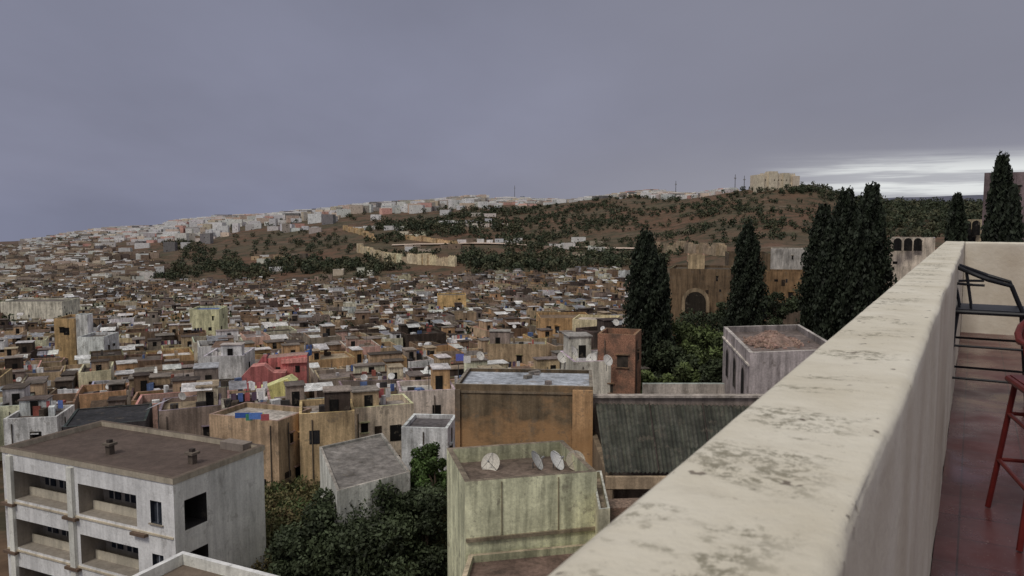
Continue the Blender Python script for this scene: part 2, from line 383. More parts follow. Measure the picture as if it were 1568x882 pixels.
for k in range(3400):
    px=40+random.random()**.85*1080; D=np.interp(px,*CREST)+random.uniform(-1,1)*15
    D-=abs(random.gauss(0,1))*np.interp(px,[100,400,700,900,1100],[330,230,110,40,12])
    x=(px-CX)/F*D; s=D/1500
    f=random.choice([6,7,9,12,14]) if px>260 else random.choice([4,5,7])
    if px>740: f=random.choice([2,3,4,5])
    house(far,x,D,terr(x,D)-4,random.uniform(9,28)*s,random.uniform(8,16)*s,4+f,random.uniform(-.3,.5),pick(RW),pick(ROOF),1,False)
for (pl,pr,py,col) in ((668,755,342,A(216,212,206)),(690,780,350,A(176,166,156)),(700,800,372,A(214,212,210)),(610,660,362,A(190,175,150)),(540,620,352,A(190,185,175)),(720,760,330,A(180,170,160)),(840,880,383,A(190,185,180)),(445,490,352,A(210,208,204)),(545,575,420,A(190,185,170)),(385,450,400,A(150,128,98)),(130,320,362,A(200,184,172)),(180,330,368,A(188,170,158))):
    n=max(1,int((pr-pl)/14))
    for i in range(n):
        p=pl+(pr-pl)*(i+.5)/n; q=on_terr(p,py+random.uniform(-2,2)); s=q[1]/F
        house(far,q[0],q[1],q[2]-3,(pr-pl)/n*s*random.uniform(.6,1.05),random.uniform(7,11),3+random.uniform(3.2,5.5),random.uniform(-.05,.15),vary(col),pick(ROOF),1,False)
for k in range(160):
    px=random.uniform(300,1010); D=random.uniform(600,900); x=(px-CX)/F*D
    if noise.noise(Vector((x/90,D/90,3)))<.2: continue
    house(far,x,D,terr(x,D)-3,random.uniform(6,13),random.uniform(6,10),3+random.uniform(3,5),random.uniform(-.2,.4),pick(FW),pick(ROOF),1,False)
far.obj('distant_suburb',PLs)
def fortress():
    mb=MB(); D=870; q=at_depth(1189,284,D); cx=q[0]; zt=at_depth(1189,267,D)[2]; c=A(176,163,140); zb=q[2]-8; h=zt-zb
    mb.box(cx,D+14,zb,40,26,h,.12,c,A(120,110,95))
    for sx_,w,hh in ((-20,8,-1),(20,8,-1.5),(-6,10,3.2),(9,7,1.5)):
        mb.box(cx,D+14,zb,w,10,h+hh,.12,vary(c,.08),None,sx_,-10.2)
    for i in range(20): mb.box(cx,D+14,zb+h,1.1,.8,1.3,.12,c,None,-19+i*2,-12.4)
    for i in range(7): mb.box(cx,D+14,zb+h-7,.8,.1,1.6,.12,DARK,None,-14+i*4.6,-13.1 if i not in(2,3,5) else -15.3)
    mb.obj('hill_fortress',PLs)
fortress()
def rampart(pts,h=7,t=2.2,col=A(172,144,100)):
    P=[on_terr(*p) for p in pts]; mb=MB()
    for a,b_ in zip(P[:-1],P[1:]):
        L=math.hypot(b_[0]-a[0],b_[1]-a[1]); n=max(1,int(L/7)); yw=math.atan2(b_[1]-a[1],b_[0]-a[0])
        for i in range(n):
            f=(i+.5)/n; x=a[0]+(b_[0]-a[0])*f; y=a[1]+(b_[1]-a[1])*f; z=terr(x,y); c=vary(col,.25)
            hh=h*random.uniform(.65,1.15)
            mb.box(x,y,z-4,L/n+.01,t,hh+4,yw,c)
            for j in range(3): mb.box(x,y,z+hh,1.1,.7,.9,yw,c,None,(j-1)*L/n/3,0)
            if i%5==0: mb.box(x,y,z-4,5.5,5.5,hh+6,yw,vary(col,.1))
    mb.obj('city_rampart',PL)
rampart([(528,352),(560,362),(574,372)],5); rampart([(550,386),(575,396),(600,402),(650,406),(698,409)],7,col=A(184,166,132)); 
rampart([(620,366),(665,372),(700,376)],3.5); rampart([(1000,385),(1040,388),(1110,392)],6,2,A(144,126,100))
for (p,yt,yb) in ((788,284,302),(1035,277,292),(1126,267,288),(1140,269,288),(432,322,332)):
    D=np.interp(p,*CREST) if p<1100 else 925; a=at_depth(p,yt,D); mb=MB()
    mb.tube([(a[0],a[1],terr(a[0],a[1])-2),a],.55,(.12,.12,.13),5,.3); mb.box(a[0],a[1],a[2]-5,2,2,1.2,0,(.3,.3,.3)); mb.obj('radio_mast',PAINT)
mb=MB(); P=[on_terr(p,py) for p,py in ((600,377),(660,376),(720,374),(790,376),(860,379),(930,382),(1000,384),(1080,386))]
for a,b_ in zip(P[:-1],P[1:]):
    for i in range(20):
        q=[]
        for f in (i/20,(i+1)/20):
            x=a[0]+(b_[0]-a[0])*f; y=a[1]+(b_[1]-a[1])*f; z=terr(x,y); q.append((x,y,z))
        mb.q([(q[0][0],q[0][1]-4,q[0][2]+.9),(q[1][0],q[1][1]-4,q[1][2]+.9),(q[1][0],q[1][1]+5,q[1][2]+1.6),(q[0][0],q[0][1]+5,q[0][2]+1.6)],A(170,150,134))
mb.obj('hillside_road',PLs)
# ---------------------------------------------------------------- hillside trees
C=[];S=[];K=[]
def clump(x,y,r,h,n,col,z=None,size=None):
    z0=terr(x,y) if z is None else z
    p=rng.normal(size=(n,3)); p/=np.linalg.norm(p,axis=1,keepdims=True); p*=rng.random((n,1))**.4
    c=p*np.array([r,r,h/2])+np.array([x,y,z0+h/2]); C.append(c); S.append(np.full(n,size or r*.36)*rng.uniform(.6,1.3,n))
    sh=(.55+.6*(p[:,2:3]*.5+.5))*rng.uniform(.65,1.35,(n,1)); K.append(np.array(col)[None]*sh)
G1=(.056,.068,.036); G2=(.085,.086,.048); G3=(.042,.054,.030)
cnt=0
for k in range(15000):
    px=random.uniform(560,1620); D=math.sqrt(random.uniform(560**2,1150**2)); x=(px-CX)/F*D
    if D>np.interp(px,[560,800,1000,1120,1310,1400],[1050,1100,1080,930,920,1140]): continue
    nn=noise.noise(Vector((x/60,D/60,0)))+.5*noise.noise(Vector((x/18,D/18,4)))
    dens=.32+.9*nn; 
    if px<720 and D<850: dens-=.35
    if px>1250: dens+=.15
    if random.random()>dens: continue
    r=random.uniform(1.4,3.4)*(1.25 if px<800 else 1); clump(x,D,r,r*1.6,30,random.choice([G1,G1,G2,G3])); cnt+=1
def belt(pts,n,r0,r1,jx=6,jy=2.5,hk=1.6):
    for k in range(n):
        i=random.randrange(len(pts)-1); f=random.random(); a,b_=pts[i],pts[i+1]
        q=on_terr(a[0]+(b_[0]-a[0])*f+random.gauss(0,jx),a[1]+(b_[1]-a[1])*f+random.gauss(0,jy)); r=random.uniform(r0,r1)
        clump(q[0],q[1],r,r*hk,70,random.choice([G1,G3,G2]),size=r*.24)
belt([(572,348),(640,350),(700,352),(790,352)],90,3.5,6.5,8,4); belt([(700,402),(780,406),(870,408),(960,400)],190,3,5.5,8,6)
belt([(255,372),(300,385),(320,400)],50,3,5.5,10,6); belt([(410,410),(500,412),(580,412)],140,3,5.5,12,7); belt([(230,420),(340,412),(400,420)],140,3,5,14,8)
belt([(900,395),(960,400),(1020,400)],60,3,5,8,5); belt([(640,322),(720,322),(770,326)],40,3,6,8,3); belt([(1140,286),(1200,292),(1255,292),(1290,305)],60,3,4.5,6,4)
belt([(760,304),(850,301),(1000,296),(1130,289)],60,2.5,4,6,1.5); belt([(200,350),(320,338),(420,334)],30,3,5,8,2); belt([(1310,318),(1400,325),(1500,330)],170,3.5,7,14,10)
belt([(1340,350),(1430,355),(1500,345)],60,3,6,8,8); belt([(330,352),(450,342),(560,330)],40,3,5,8,4); belt([(60,372),(120,368),(180,360)],25,3,6); belt([(360,378),(460,366),(540,380)],90,2,4.5,16,10)
for (x,y) in COURT: clump(x,y,random.uniform(1.3,2.8),random.uniform(6.5,9.5),150,random.choice([G1,G2,G3]),size=.5)
for k in range(240):
    px=random.uniform(-50,1000); D=random.uniform(220,560); x=(px-CX)/F*D
    if noise.noise(Vector((x/40,D/40,8)))>.0: clump(x,D,random.uniform(1.4,3),random.uniform(8,11),90,G1,size=.6)
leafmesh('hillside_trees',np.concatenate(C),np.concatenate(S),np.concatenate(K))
# ---------------------------------------------------------------- individual trees
def broadleaf(name,x,y,z0,h,r,n,col,leaf=.2,ncl=26):
    mb=MB(); top=Vector((x,y,z0+h*.55)); mb.tube([(x,y,z0-1),(x+.1,y,z0+h*.25),tuple(top)],.32,(.1,.1,.1),8,.14)
    cs=[];
    for k in range(ncl):
        d=rng.normal(size=3); d/=np.linalg.norm(d); d*=rng.random()**.33
        c=np.array([x+d[0]*r*.8,y+d[1]*r*.8,z0+h*.58+d[2]*h*.34]); cs.append((c,r*random.uniform(.22,.4),random.uniform(.5,1.7)))
        if k<10: mb.tube([(x,y,z0+h*.3),tuple((c+np.array([x,y,z0+h*.45]))/2),tuple(c)],.1,(.1,.1,.1),5,.03)
    o=mb.obj(name,BARK); m=n//ncl; LC=[];LS=[];LK=[]
    for c,rr,br in cs:
        p=rng.normal(size=(m,3)); p/=np.linalg.norm(p,axis=1,keepdims=True); p*=rng.random((m,1))**.45
        LC.append(c+p*rr*np.array([1,1,.8])); LS.append(leaf*rng.uniform(.5,1.2,m))
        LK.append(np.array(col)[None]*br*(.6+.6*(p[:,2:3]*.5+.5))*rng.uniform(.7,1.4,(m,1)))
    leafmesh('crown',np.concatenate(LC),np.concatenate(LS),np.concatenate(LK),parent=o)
def cypress(px,pt,D,R,zb,n=24000):
    a=at_depth(px,pt,D); x,y,zt=a; H_=zt-zb; mb=MB(); mb.tube([(x,y,zb),(x,y,zb+H_*.5),(x,y,zt-1)],.3,(.1,.1,.1),7,.05); o=mb.obj('cypress_tree',BARK)
    t=rng.random(n)**.85; th=rng.random(n)*2*math.pi
    prof=R*np.minimum(1,(t/.1)**.5)*np.maximum(.02,(1-t))**.42
    lob=1+.20*np.sin(th*3+t*9+px)+.18*np.sin(th*5-t*31+px)+.10*np.sin(t*60+th*2)
    rr=prof*lob*np.sqrt(rng.uniform(.25,1.05,n))
    P=np.stack([x+rr*np.cos(th),y+rr*np.sin(th),zb+t*H_+rng.normal(0,.35,n)],1)
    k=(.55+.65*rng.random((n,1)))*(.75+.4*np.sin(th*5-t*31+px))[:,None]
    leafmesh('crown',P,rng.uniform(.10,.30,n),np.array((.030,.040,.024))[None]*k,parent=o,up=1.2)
cypress(990,362,88,3.1,-22); cypress(1146,350,105,3.1,-23); cypress(1262,322,90,2.9,-22); cypress(1298,298,86,3.1,-22); cypress(1336,290,84,3.1,-22)
cypress(1466,308,72,1.7,-20); cypress(1535,248,66,2.0,-20); cypress(1012,400,92,1.8,-22,12000); cypress(1552,300,62,1.5,-20,12000); cypress(1280,345,82,2.6,-22,14000); cypress(1318,335,80,2.4,-22,14000)
GT=(.075,.098,.036); GD=(.040,.052,.027)
for (px,pt,D,r,h,col) in ((1050,472,92,4,13,GT),(1085,490,86,3.5,11,GT),(1030,515,84,3,9,GD),(1075,462,110,5,13,GD),(1120,480,120,4.5,12,GD),(1055,545,76,2.5,7,GT),(1205,478,100,3,12,GD),(1000,560,80,2.5,7,GT),(1245,420,95,3.5,14,GD),(1320,400,90,5,14,GD),(1095,545,72,2,7,GD),(1110,455,135,3.5,12,GD),(1190,440,140,3,10,GD)):
    a=at_depth(px,pt,D); broadleaf('garden_tree',a[0],a[1],a[2]-h,h,r,6000,col,.22)
for (px,pt,D,r,h,col,n) in ((505,745,44,3.3,9,GD,26000),(598,712,45.5,3.9,11,GD,36000),(560,785,41,3.4,9,GD,26000),(466,780,41,2.3,8,GD,14000),(648,735,44,2.7,10,GD,20000)):
    a=at_depth(px,pt,D); broadleaf('olive_tree',a[0],a[1],a[2]-h,h,r,n,col,.14,54)
for (px,pt,D,r,h) in ((655,668,53,1.5,5),(640,705,50,1.3,4),(668,700,49,1.2,4)):
    a=at_depth(px,pt,D); broadleaf('garden_shrub',a[0],a[1],a[2]-h,h,r,5000,(.065,.105,.034),.13)
C=[];S=[];K=[]
for k in range(1000):
    x=random.uniform(-22,-3); y=random.uniform(44,68)
    clump(x,y,random.uniform(.3,1.1),random.uniform(.4,1.6),50,random.choice([(.15,.135,.06),(.11,.115,.05),(.18,.15,.075),(.07,.10,.038)]),size=.13)
leafmesh('scrub_grass',np.concatenate(C),np.concatenate(S),np.concatenate(K))
# ---------------------------------------------------------------- wall with real openings
def hwall(mb,p0,p1,z0,z1,inward,holes,col,depth=1.2,icol=None):
    p0=Vector(p0[:2]);p1=Vector(p1[:2]); L=(p1-p0).length; d=(p1-p0)/L; inn=Vector(inward)
    def P(s,z,k=0): v_=p0+d*s+inn*k; return (v_.x,v_.y,z)
    xs=sorted({0,L}|{h[0] for h in holes}|{h[1] for h in holes}); zs=sorted({z0,z1}|{h[2] for h in holes}|{h[3] for h in holes})
    for a,b_ in zip(xs[:-1],xs[1:]):
        for c,e in zip(zs[:-1],zs[1:]):
            mx,mz=(a+b_)/2,(c+e)/2
            if any(h[0]<mx<h[1] and h[2]<mz<h[3] for h in holes): continue
            mb.q([P(a,c),P(b_,c),P(b_,e),P(a,e)],col)
    for h in holes:
        a,b_,c,e=h[:4]; dp=h[4] if len(h)>4 else depth; ic=h[5] if len(h)>5 else (icol or col); bc=ic
        mb.q([P(a,c),P(a,c,dp),P(a,e,dp),P(a,e)],ic); mb.q([P(b_,c),P(b_,c,dp),P(b_,e,dp),P(b_,e)],ic)
        mb.q([P(a,c),P(b_,c),P(b_,c,dp),P(a,c,dp)],ic); mb.q([P(a,e),P(b_,e),P(b_,e,dp),P(a,e,dp)],ic)
        mb.q([P(a,c,dp),P(b_,c,dp),P(b_,e,dp),P(a,e,dp)],bc)
    return P
zr=-12.6
Nn=at_height(265,742,zr); Ll=at_height(3,692,zr); Rr=at_height(406,690,zr)
va=Vector((Ll[0]-Nn[0],Ll[1]-Nn[1])); vb=Vector((Rr[0]-Nn[0],Rr[1]-Nn[1])); La=va.length; ua=va/La; ub=Vector((-ua.y,ua.x))
if ub.dot(vb)<0: ub=-ub
Lb=vb.length
def pt(s,t,z): return (Nn[0]+ua.x*s+ub.x*t,Nn[1]+ua.y*s+ub.y*t,z)
mb=MB(); wc=A(220,208,176); ic=A(128,120,110)
holes=[]; hr=[]
for k in range(4):
    zt=zr-1.0-k*2.95
    holes+=[(La*.60,La*.93,zt-1.75,zt,1.6,ic),(La*.20,La*.53,zt-1.75,zt,1.6,ic),(La*.065,La*.125,zt-1.35,zt-.1,.25,(.05,.06,.08))]
    hr+=[(Lb*.10,Lb*.33,zt-1.75,zt-.1,1.6,(.035,.033,.033))]
hwall(mb,pt(0,0,0),pt(La,0,0),-27,zr,ub,holes,wc); hwall(mb,pt(0,0,0),pt(0,Lb,0),-27,zr,ua,hr,A(226,211,170))
hwall(mb,pt(La,0,0),pt(La,Lb,0),-27,zr,-ua,[],wc); hwall(mb,pt(0,Lb,0),pt(La,Lb,0),-27,zr,-ub,[],wc)
yw=math.atan2(ua.y,ua.x)
def lb(s,t,z0,w,d,h,c,top=None,bottom=True): q=pt(s,t,0); mb.box(q[0],q[1],z0,w,d,h,yw,c,top,bottom=bottom)
tk=.28
for (s,t,w,d) in ((La/2,-.0+tk/2-.06,La+.12,tk),(La/2,Lb-tk/2+.06,La+.12,tk),(tk/2-.06,Lb/2,tk,Lb-2*tk+.12),(La-tk/2+.06,Lb/2,tk,Lb-2*tk+.12)):
    lb(s,t,zr+.003,w,d,.32,A(144,134,116),A(88,76,66))
mb.q([pt(.1,.1,zr+.02),pt(La-.1,.1,zr+.02),pt(La-.1,Lb-.1,zr+.02),pt(.1,Lb-.1,zr+.02)],A(78,65,59))
for (s,t) in ((La*.55,Lb*.35),(La*.13,Lb*.45)):
    lb(s,t,zr+.02,.35,.35,.55,A(80,70,62)); lb(s,t,zr+.57,.6,.6,.14,A(95,85,75)); lb(s,t,zr+.71,.25,.25,.18,A(60,52,48))
lb(La*.12,Lb*.93,zr+.02,1.8,.8,.45,A(110,100,92))
for k in range(4):
    zt=zr-1.0-k*2.95
    for (s0,s1) in ((.60,.93),(.20,.53)):
        lb(La*(s0+s1)/2,.9,zt-1.75,La*(s1-s0)-.1,.08,.5,A(160,152,134))
        for f in (.2,.5,.78):
            lb(La*(s0+(s1-s0)*f),1.56,zt-1.25,.9,.05,1.0,(.03,.035,.045)); lb(La*(s0+(s1-s0)*f),1.52,zt-1.25,.06,.05,1.0,A(170,165,155))
            lb(La*(s0+(s1-s0)*f),1.5,zt-.24,1.05,.06,.07,A(190,185,175))
    lb(La*.095,-.03,zt-1.42,La*.06+.2,.12,.07,A(130,120,105)); lb(La*.095,.12,zt-1.35,.05,.05,1.25,A(120,125,135))
    for s in (.18,.57,.96): lb(La*s,-.14,zt-2.15,1.1,.3,.16,A(92,74,60))
    lb(La*.5,-.035,zt-2.0,La-.2,.07,.1,A(165,153,130))
for s in (.565,.945): lb(La*s,-.1,-27,.42,.2,27+zr-.1,A(212,200,170))
mb.obj('concrete_apartment_block',PLs)
mb=MB(); z=-12.2; c0=at_height(280,846,z); c1=at_height(190,890,z); c2=at_height(450,890,z)
def strip(a,b_,w,z0,z1,col,top):
    d=Vector((b_[0]-a[0],b_[1]-a[1])); yw_=math.atan2(d.y,d.x); mb.box((a[0]+b_[0])/2,(a[1]+b_[1])/2,z0,d.length+.2,w,z1-z0,yw_,col,top)
strip(c0,c1,.22,z-8,z,A(190,185,175),A(196,194,190)); strip(c0,c2,.22,z-8,z-.004,A(190,185,175),A(196,194,190))
mb.q([(c0[0],c0[1]-.1,z-.45),(c1[0],c1[1],z-.45),((c1[0]+c2[0])/2,c1[1]-8,z-.45),(c2[0],c2[1],z-.45)],A(95,82,70)); mb.obj('white_parapet_roof',PLs)
def rectb(fl,fr_,bl,z,zb,wc,rc,par=.55,t=.22,holes=None,topc=None):
    a=Vector(at_height(*fl,z)[:2]); b_=Vector(at_height(*fr_,z)[:2]); c=Vector(at_height(*bl,z)[:2])
    u_=(b_-a); w=u_.length; u_/=w; n_=c-a; d=n_.length; n_/=d
    yw_=math.atan2(u_.y,u_.x); m=MB()
    Pq=lambda s,q,zz:(a.x+u_.x*s+n_.x*q,a.y+u_.y*s+n_.y*q,zz)
    hwall(m,Pq(0,0,0),Pq(w,0,0),zb,z,n_,holes or [],wc); hwall(m,Pq(0,0,0),Pq(0,d,0),zb,z,u_,[],wc)
    hwall(m,Pq(w,0,0),Pq(w,d,0),zb,z,-u_,[],wc); hwall(m,Pq(0,d,0),Pq(w,d,0),zb,z,-n_,[],wc)
    tp=topc or tuple(min(.7,x*1.1) for x in wc)
    O=[(0,0),(w,0),(w,d),(0,d)]; I=[(t,t),(w-t,t),(w-t,d-t),(t,d-t)]
    for k in range(4):
        o1,o2,i1,i2=O[k],O[(k+1)%4],I[k],I[(k+1)%4]
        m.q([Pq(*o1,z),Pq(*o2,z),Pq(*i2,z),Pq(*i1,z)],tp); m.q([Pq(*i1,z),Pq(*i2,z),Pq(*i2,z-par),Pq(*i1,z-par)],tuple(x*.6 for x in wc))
    m.q([Pq(*q,z-par) for q in I],rc)
    return m,Pq,w,d,yw_
m,Pq,w,d,yw_=rectb((712,738),(914,722),(684,686),-9.7,-24,A(212,194,142),A(92,78,68),.7,.25,topc=A(112,100,84))
m.box(*Pq(w/2,-.06,0)[:2],-12.3,w-.05,.12,.14,yw_,A(120,108,86),bottom=True)
for s in (.27,.7): m.box(*Pq(w*s,-.03,0)[:2],-12.2,.03,.06,2.4,yw_,A(120,108,82))
m.obj('yellow_house',PL)
m,_,_,_,_=rectb((696,918),(915,895),(718,849),-12.75,-24,A(200,184,142),A(100,80,70),.3,.2,topc=A(160,145,118)); m.obj('lower_terrace',PL)
m,_,_,_,_=rectb((917,780),(934,778),(906,722),-10.6,-24,A(192,178,145),A(115,102,85),.3,.1); m.obj('stair_wing',PL)
m,Pq3,w3,d3,y3=rectb((697,588),(908,592),(716,563),-8.6,-24,A(96,80,58),A(146,152,162),.22,.2,topc=A(118,110,98))
m.box(*Pq3(w3-.6,-.12,0)[:2],-24,1.2,.2,24-8.8,y3,A(158,120,76)); m.box(*Pq3(.15,-.1,0)[:2],-24,.3,.16,24-8.9,y3,A(100,86,70))
m.box(*Pq3(w3/2,-.04,0)[:2],-9.1,w3,.08,.12,y3,A(104,90,72),bottom=True)
for k in range(4): q=Pq3(random.uniform(.5,w3-.5),random.uniform(.5,d3-.5),0); m.box(q[0],q[1],-8.82,random.uniform(.3,.8),.3,random.uniform(.1,.3),random.random(),vary(A(120,112,104)))
m.obj('brown_plaster_house',PLo)
mb=MB()
a=at_depth(912,618,47); b_=at_depth(1160,622,47); c=at_depth(927,724,38.5); e=at_depth(1175,724,38.5)
n=150
L4=lambda p,q,f,o:(p[0]+(q[0]-p[0])*f,p[1]+(q[1]-p[1])*f,p[2]+(q[2]-p[2])*f+o)
for i in range(n):
    f0,f1=i/n,(i+1)/n
    o0=.05*math.sin(i*math.pi*.5); o1=.05*math.sin((i+1)*math.pi*.5)
    for (g0,g1) in ((0,.33),(.33,.66),(.66,1)):
        cc=vary(A(68,69,60) if ((i//9)+int(g0*7))%3 else A(56,58,50),.15)
        P4=[L4(L4(c,e,f,o),L4(a,b_,f,o),g,.012*(1-g)) for f,o,g in ((f0,o0,g0),(f1,o1,g0),(f1,o1,g1),(f0,o0,g1))]; mb.q(P4,cc)
xl=c[0];xr=e[0]
mb.box((xl+xr)/2,38.4,c[2]-.75,xr-xl,.25,.6,0,A(160,138,110),bottom=True); mb.box((xl+xr)/2,39.6,c[2]-12,xr-xl,.3,11.2,0,A(70,59,52))
for f in (.02,.35,.7): mb.box(xl+(xr-xl)*f,38.45,c[2]-12,.35,.3,11.2,0,A(148,126,102))
mb.box((a[0]+b_[0])/2,47.3,-24,b_[0]-a[0]+2.4,.35,24+a[2]+.35,0,A(112,100,92),A(130,121,113)); 
mb.box(a[0]-.1,43,-24,.3,9,24+c[2]-.3,0,A(112,96,76))
mb.box((a[0]+b_[0])/2,47.25,a[2]+.353,b_[0]-a[0]+2.6,.6,.12,0,A(135,126,118),bottom=True)
for f in (.33,.66): mb.tube([L4(c,e,f,.09),L4(a,b_,f,.09)],.04,A(60,50,45),5)
mb.obj('corrugated_roof_hall',PL)
mb=MB(); q=at_depth(938,770,36.5); mb.box(q[0]+.6,q[1],-24,2.4,1.2,24+q[2],.1,A(120,92,74),A(112,92,78)); mb.obj('brick_wall',BRICK)
m,Pq4,w4,d4,y4=rectb((1148,540),(1290,535),(1108,500),-8.3,-24,A(156,146,144),A(102,90,86),.5,.3,topc=A(162,155,150))
v1=Vector(Pq4(0,0,0)[:2]);v2=Vector(Pq4(0,d4,0)[:2]); ys=math.atan2(v2.y-v1.y,v2.x-v1.x)
for s in (.2,.5,.8):
    q=Pq4(0,d4*s,0); arch(m,q[0],q[1],-12.2,1.1,2.3,ys,DARK,.04); arch(m,q[0],q[1],-12.35,1.5,2.65,ys,A(120,112,108),.02)
m.box(*Pq4(-.06,d4/2,0)[:2],-9.3,d4,.12,.14,ys,A(180,172,162),bottom=True)
for k in range(700):
    r=random.gauss(0,1.0); s_=random.gauss(0,1.0); q=Pq4(w4*.42+r*1.1,d4*.5+s_*1.1,0); hh=max(0,1.0*math.exp(-(r*r+s_*s_)/1.6))
    m.box(q[0],q[1],-8.8+hh*random.uniform(.6,1),random.uniform(.08,.26),random.uniform(.08,.26),random.uniform(.06,.18),random.random()*3,vary(A(146,118,104),.3))
T_=Pq4(w4*.42,d4*.5,0)
for r0,r1,z0,z1 in ((2.1,1.4,0,.45),(1.4,.7,.45,.85),(.7,.01,.85,1.05)):
    for k in range(14):
        a0,a1=k*2*math.pi/14,(k+1)*2*math.pi/14
        m.q([(T_[0]+r0*math.cos(a0),T_[1]+r0*math.sin(a0),-8.8+z0),(T_[0]+r0*math.cos(a1),T_[1]+r0*math.sin(a1),-8.8+z0),(T_[0]+r1*math.cos(a1),T_[1]+r1*math.sin(a1),-8.8+z1),(T_[0]+r1*math.cos(a0),T_[1]+r1*math.sin(a0),-8.8+z1)],A(136,110,98))
m.obj('arched_window_house',PL)
m,_,_,_,_=rectb((516,752),(628,722),(489,684),-13.6,-24,A(192,186,174),A(112,107,103),.15,.18,topc=A(140,134,126)); m.obj('flat_roof_workshop',PL)
# ---------------------------------------------------------------- satellite dishes
def dish(px,py,D,r,az,el=.5,col=A(175,173,168),zfoot=1.0):
    c=Vector(at_depth(px,py,D)); mb=MB()
    ax=Vector((math.sin(az)*math.cos(el),-math.cos(az)*math.cos(el),math.sin(el))); s1=ax.cross(Vector((0,0,1))).normalized(); s2=s1.cross(ax)
    n=20; rings=[]
    for k in range(6):
        f=k/5; rings.append([c+ax*(.22*r*f*f)+(s1*math.cos(2*math.pi*j/n)+s2*math.sin(2*math.pi*j/n)*1.08)*r*f for j in range(n)])
    for k in range(5):
        for j in range(n): mb.q([rings[k][j],rings[k][(j+1)%n],rings[k+1][(j+1)%n],rings[k+1][j]],col)
    tip=c+ax*r*.95
    for j in (5,12,18): mb.tube([rings[5][j],tip],.012,(.15,.15,.15),4)
    mb.tube([tip-ax*.1,tip+ax*.06],.045,(.3,.3,.3),6)
    mb.tube([c-ax*.02,c-ax*.15,(c.x-ax.x*.15,c.y-ax.y*.15,c.z-zfoot)],.03,(.12,.12,.12),6)
    mb.obj('satellite_dish',PAINT)
for (px,py,az,el,cc) in ((752,710,-.35,.55,A(165,160,150)),(820,706,1.25,.55,A(150,150,148)),(851,706,1.05,.6,A(185,188,195)),(881,706,.15,.6,A(140,132,118))): dish(px,py,36.6,.46,az,el,cc)
for (px,py,D) in ((878,538,73),(906,550,73),(930,552,71),(943,494,120),(958,492,120),(600,468,200),(735,545,92),(860,548,75),(915,558,74)): dish(px,py,D,.5,random.uniform(-.6,1.2))
mb=MB()
for (px,py,D,w,h,col) in ((378,631,60.2,1.1,.4,A(40,80,150)),(398,632,60.0,1.0,.5,A(70,110,180)),(412,634,59.8,.6,.5,A(150,66,70)),(388,634,60.1,.5,.5,A(50,120,90)),(405,630,60.4,.5,.3,A(200,190,90)),(705,545,90,.9,.8,A(80,90,170)),(716,548,90,.8,.8,A(210,210,215))):
    q=at_depth(px,py,D); mb.box(q[0],q[1]-1,q[2]-h/2,w,.04,h,.1,col,bottom=True)
mb.obj('washing_line_clothes',PAINT)
mb=MB(); q=at_depth(245,608,66)
mb.q([(q[0]-.9,q[1]-.9,q[2]-.9),(q[0]+.5,q[1]-.9,q[2]-.3),(q[0]+.8,q[1]+.5,q[2]-.2),(q[0]-.3,q[1]+.5,q[2]-.6)],A(140,138,146)); mb.tube([(q[0]-.2,q[1],q[2]-.6),(q[0]-.2,q[1],q[2]-4)],.05,(.1,.1,.1),5)
mb.obj('roof_canopy',PAINT)
# ---------------------------------------------------------------- terrace (local frame: x across wall, y along wall)
TH=math.atan((1490-784)/1220)
def place(o,loc=(0,0,0)): o.rotation_euler=(0,0,-TH); o.location=loc; return o
pm,nt,b=newmat('cream_parapet_paint',.75); tc=N(nt,'ShaderNodeTexCoord').outputs['Object']
base=mixc(nt,mr(nt,noi(nt,tc,3.5,6,.6),.35,.65,0,1),(0.66,0.61,0.50),(0.78,0.74,0.64))
fine=noi(nt,tc,52,7,.78); mid=noi(nt,tc,3.9,7,.66,(1.0,1.7,1)); 
lich=mul(nt,mr(nt,mid,.50,.59,0,1,True),mr(nt,fine,.46,.57,0,1,True))
sz=N(nt,'ShaderNodeSeparateXYZ'); nt.links.new(tc,sz.inputs[0])
topm=mr(nt,sz.outputs[2],1.06,1.095,0,1); edge=mul(nt,mr(nt,sz.outputs[0],-.32,-.27,.35,1),mr(nt,sz.outputs[0],-.17,-.115,1,.05))
lich=mul(nt,mul(nt,lich,topm),edge)
c=mixc(nt,mul(nt,lich,.85),base,(0.22,0.20,0.145))
c=mixc(nt,mul(nt,mr(nt,noi(nt,tc,8,6,.7,(1,2,1)),.52,.68,0,.25),topm),c,(0.46,0.41,0.32))
spk=mul(nt,mr(nt,noi(nt,tc,110,3,.6),.68,.73,0,.6),topm); c=mixc(nt,spk,c,(0.10,0.08,0.06))
pit=mul(nt,mr(nt,noi(nt,tc,26,2,.5),.71,.74,0,.8),topm); c=mixc(nt,pit,c,(0.13,0.10,0.08))
sde=mul(nt,mr(nt,noi(nt,tc,3,4,.5,(1,1,.25)),.40,.72,.25,.55),mr(nt,sz.outputs[2],1.05,1.09,1,0)); c=mixc(nt,sde,c,(0.38,0.30,0.23))
nt.links.new(c,b.inputs['Base Color'])
hgt=mul(nt,mul(nt,noi(nt,tc,22,7,.65),1.0),mul(nt,noi(nt,tc,4,3),1.4),'ADD'); hgt=mul(nt,hgt,mul(nt,pit,-.6),'ADD'); bump(nt,b,hgt,.5,.011)
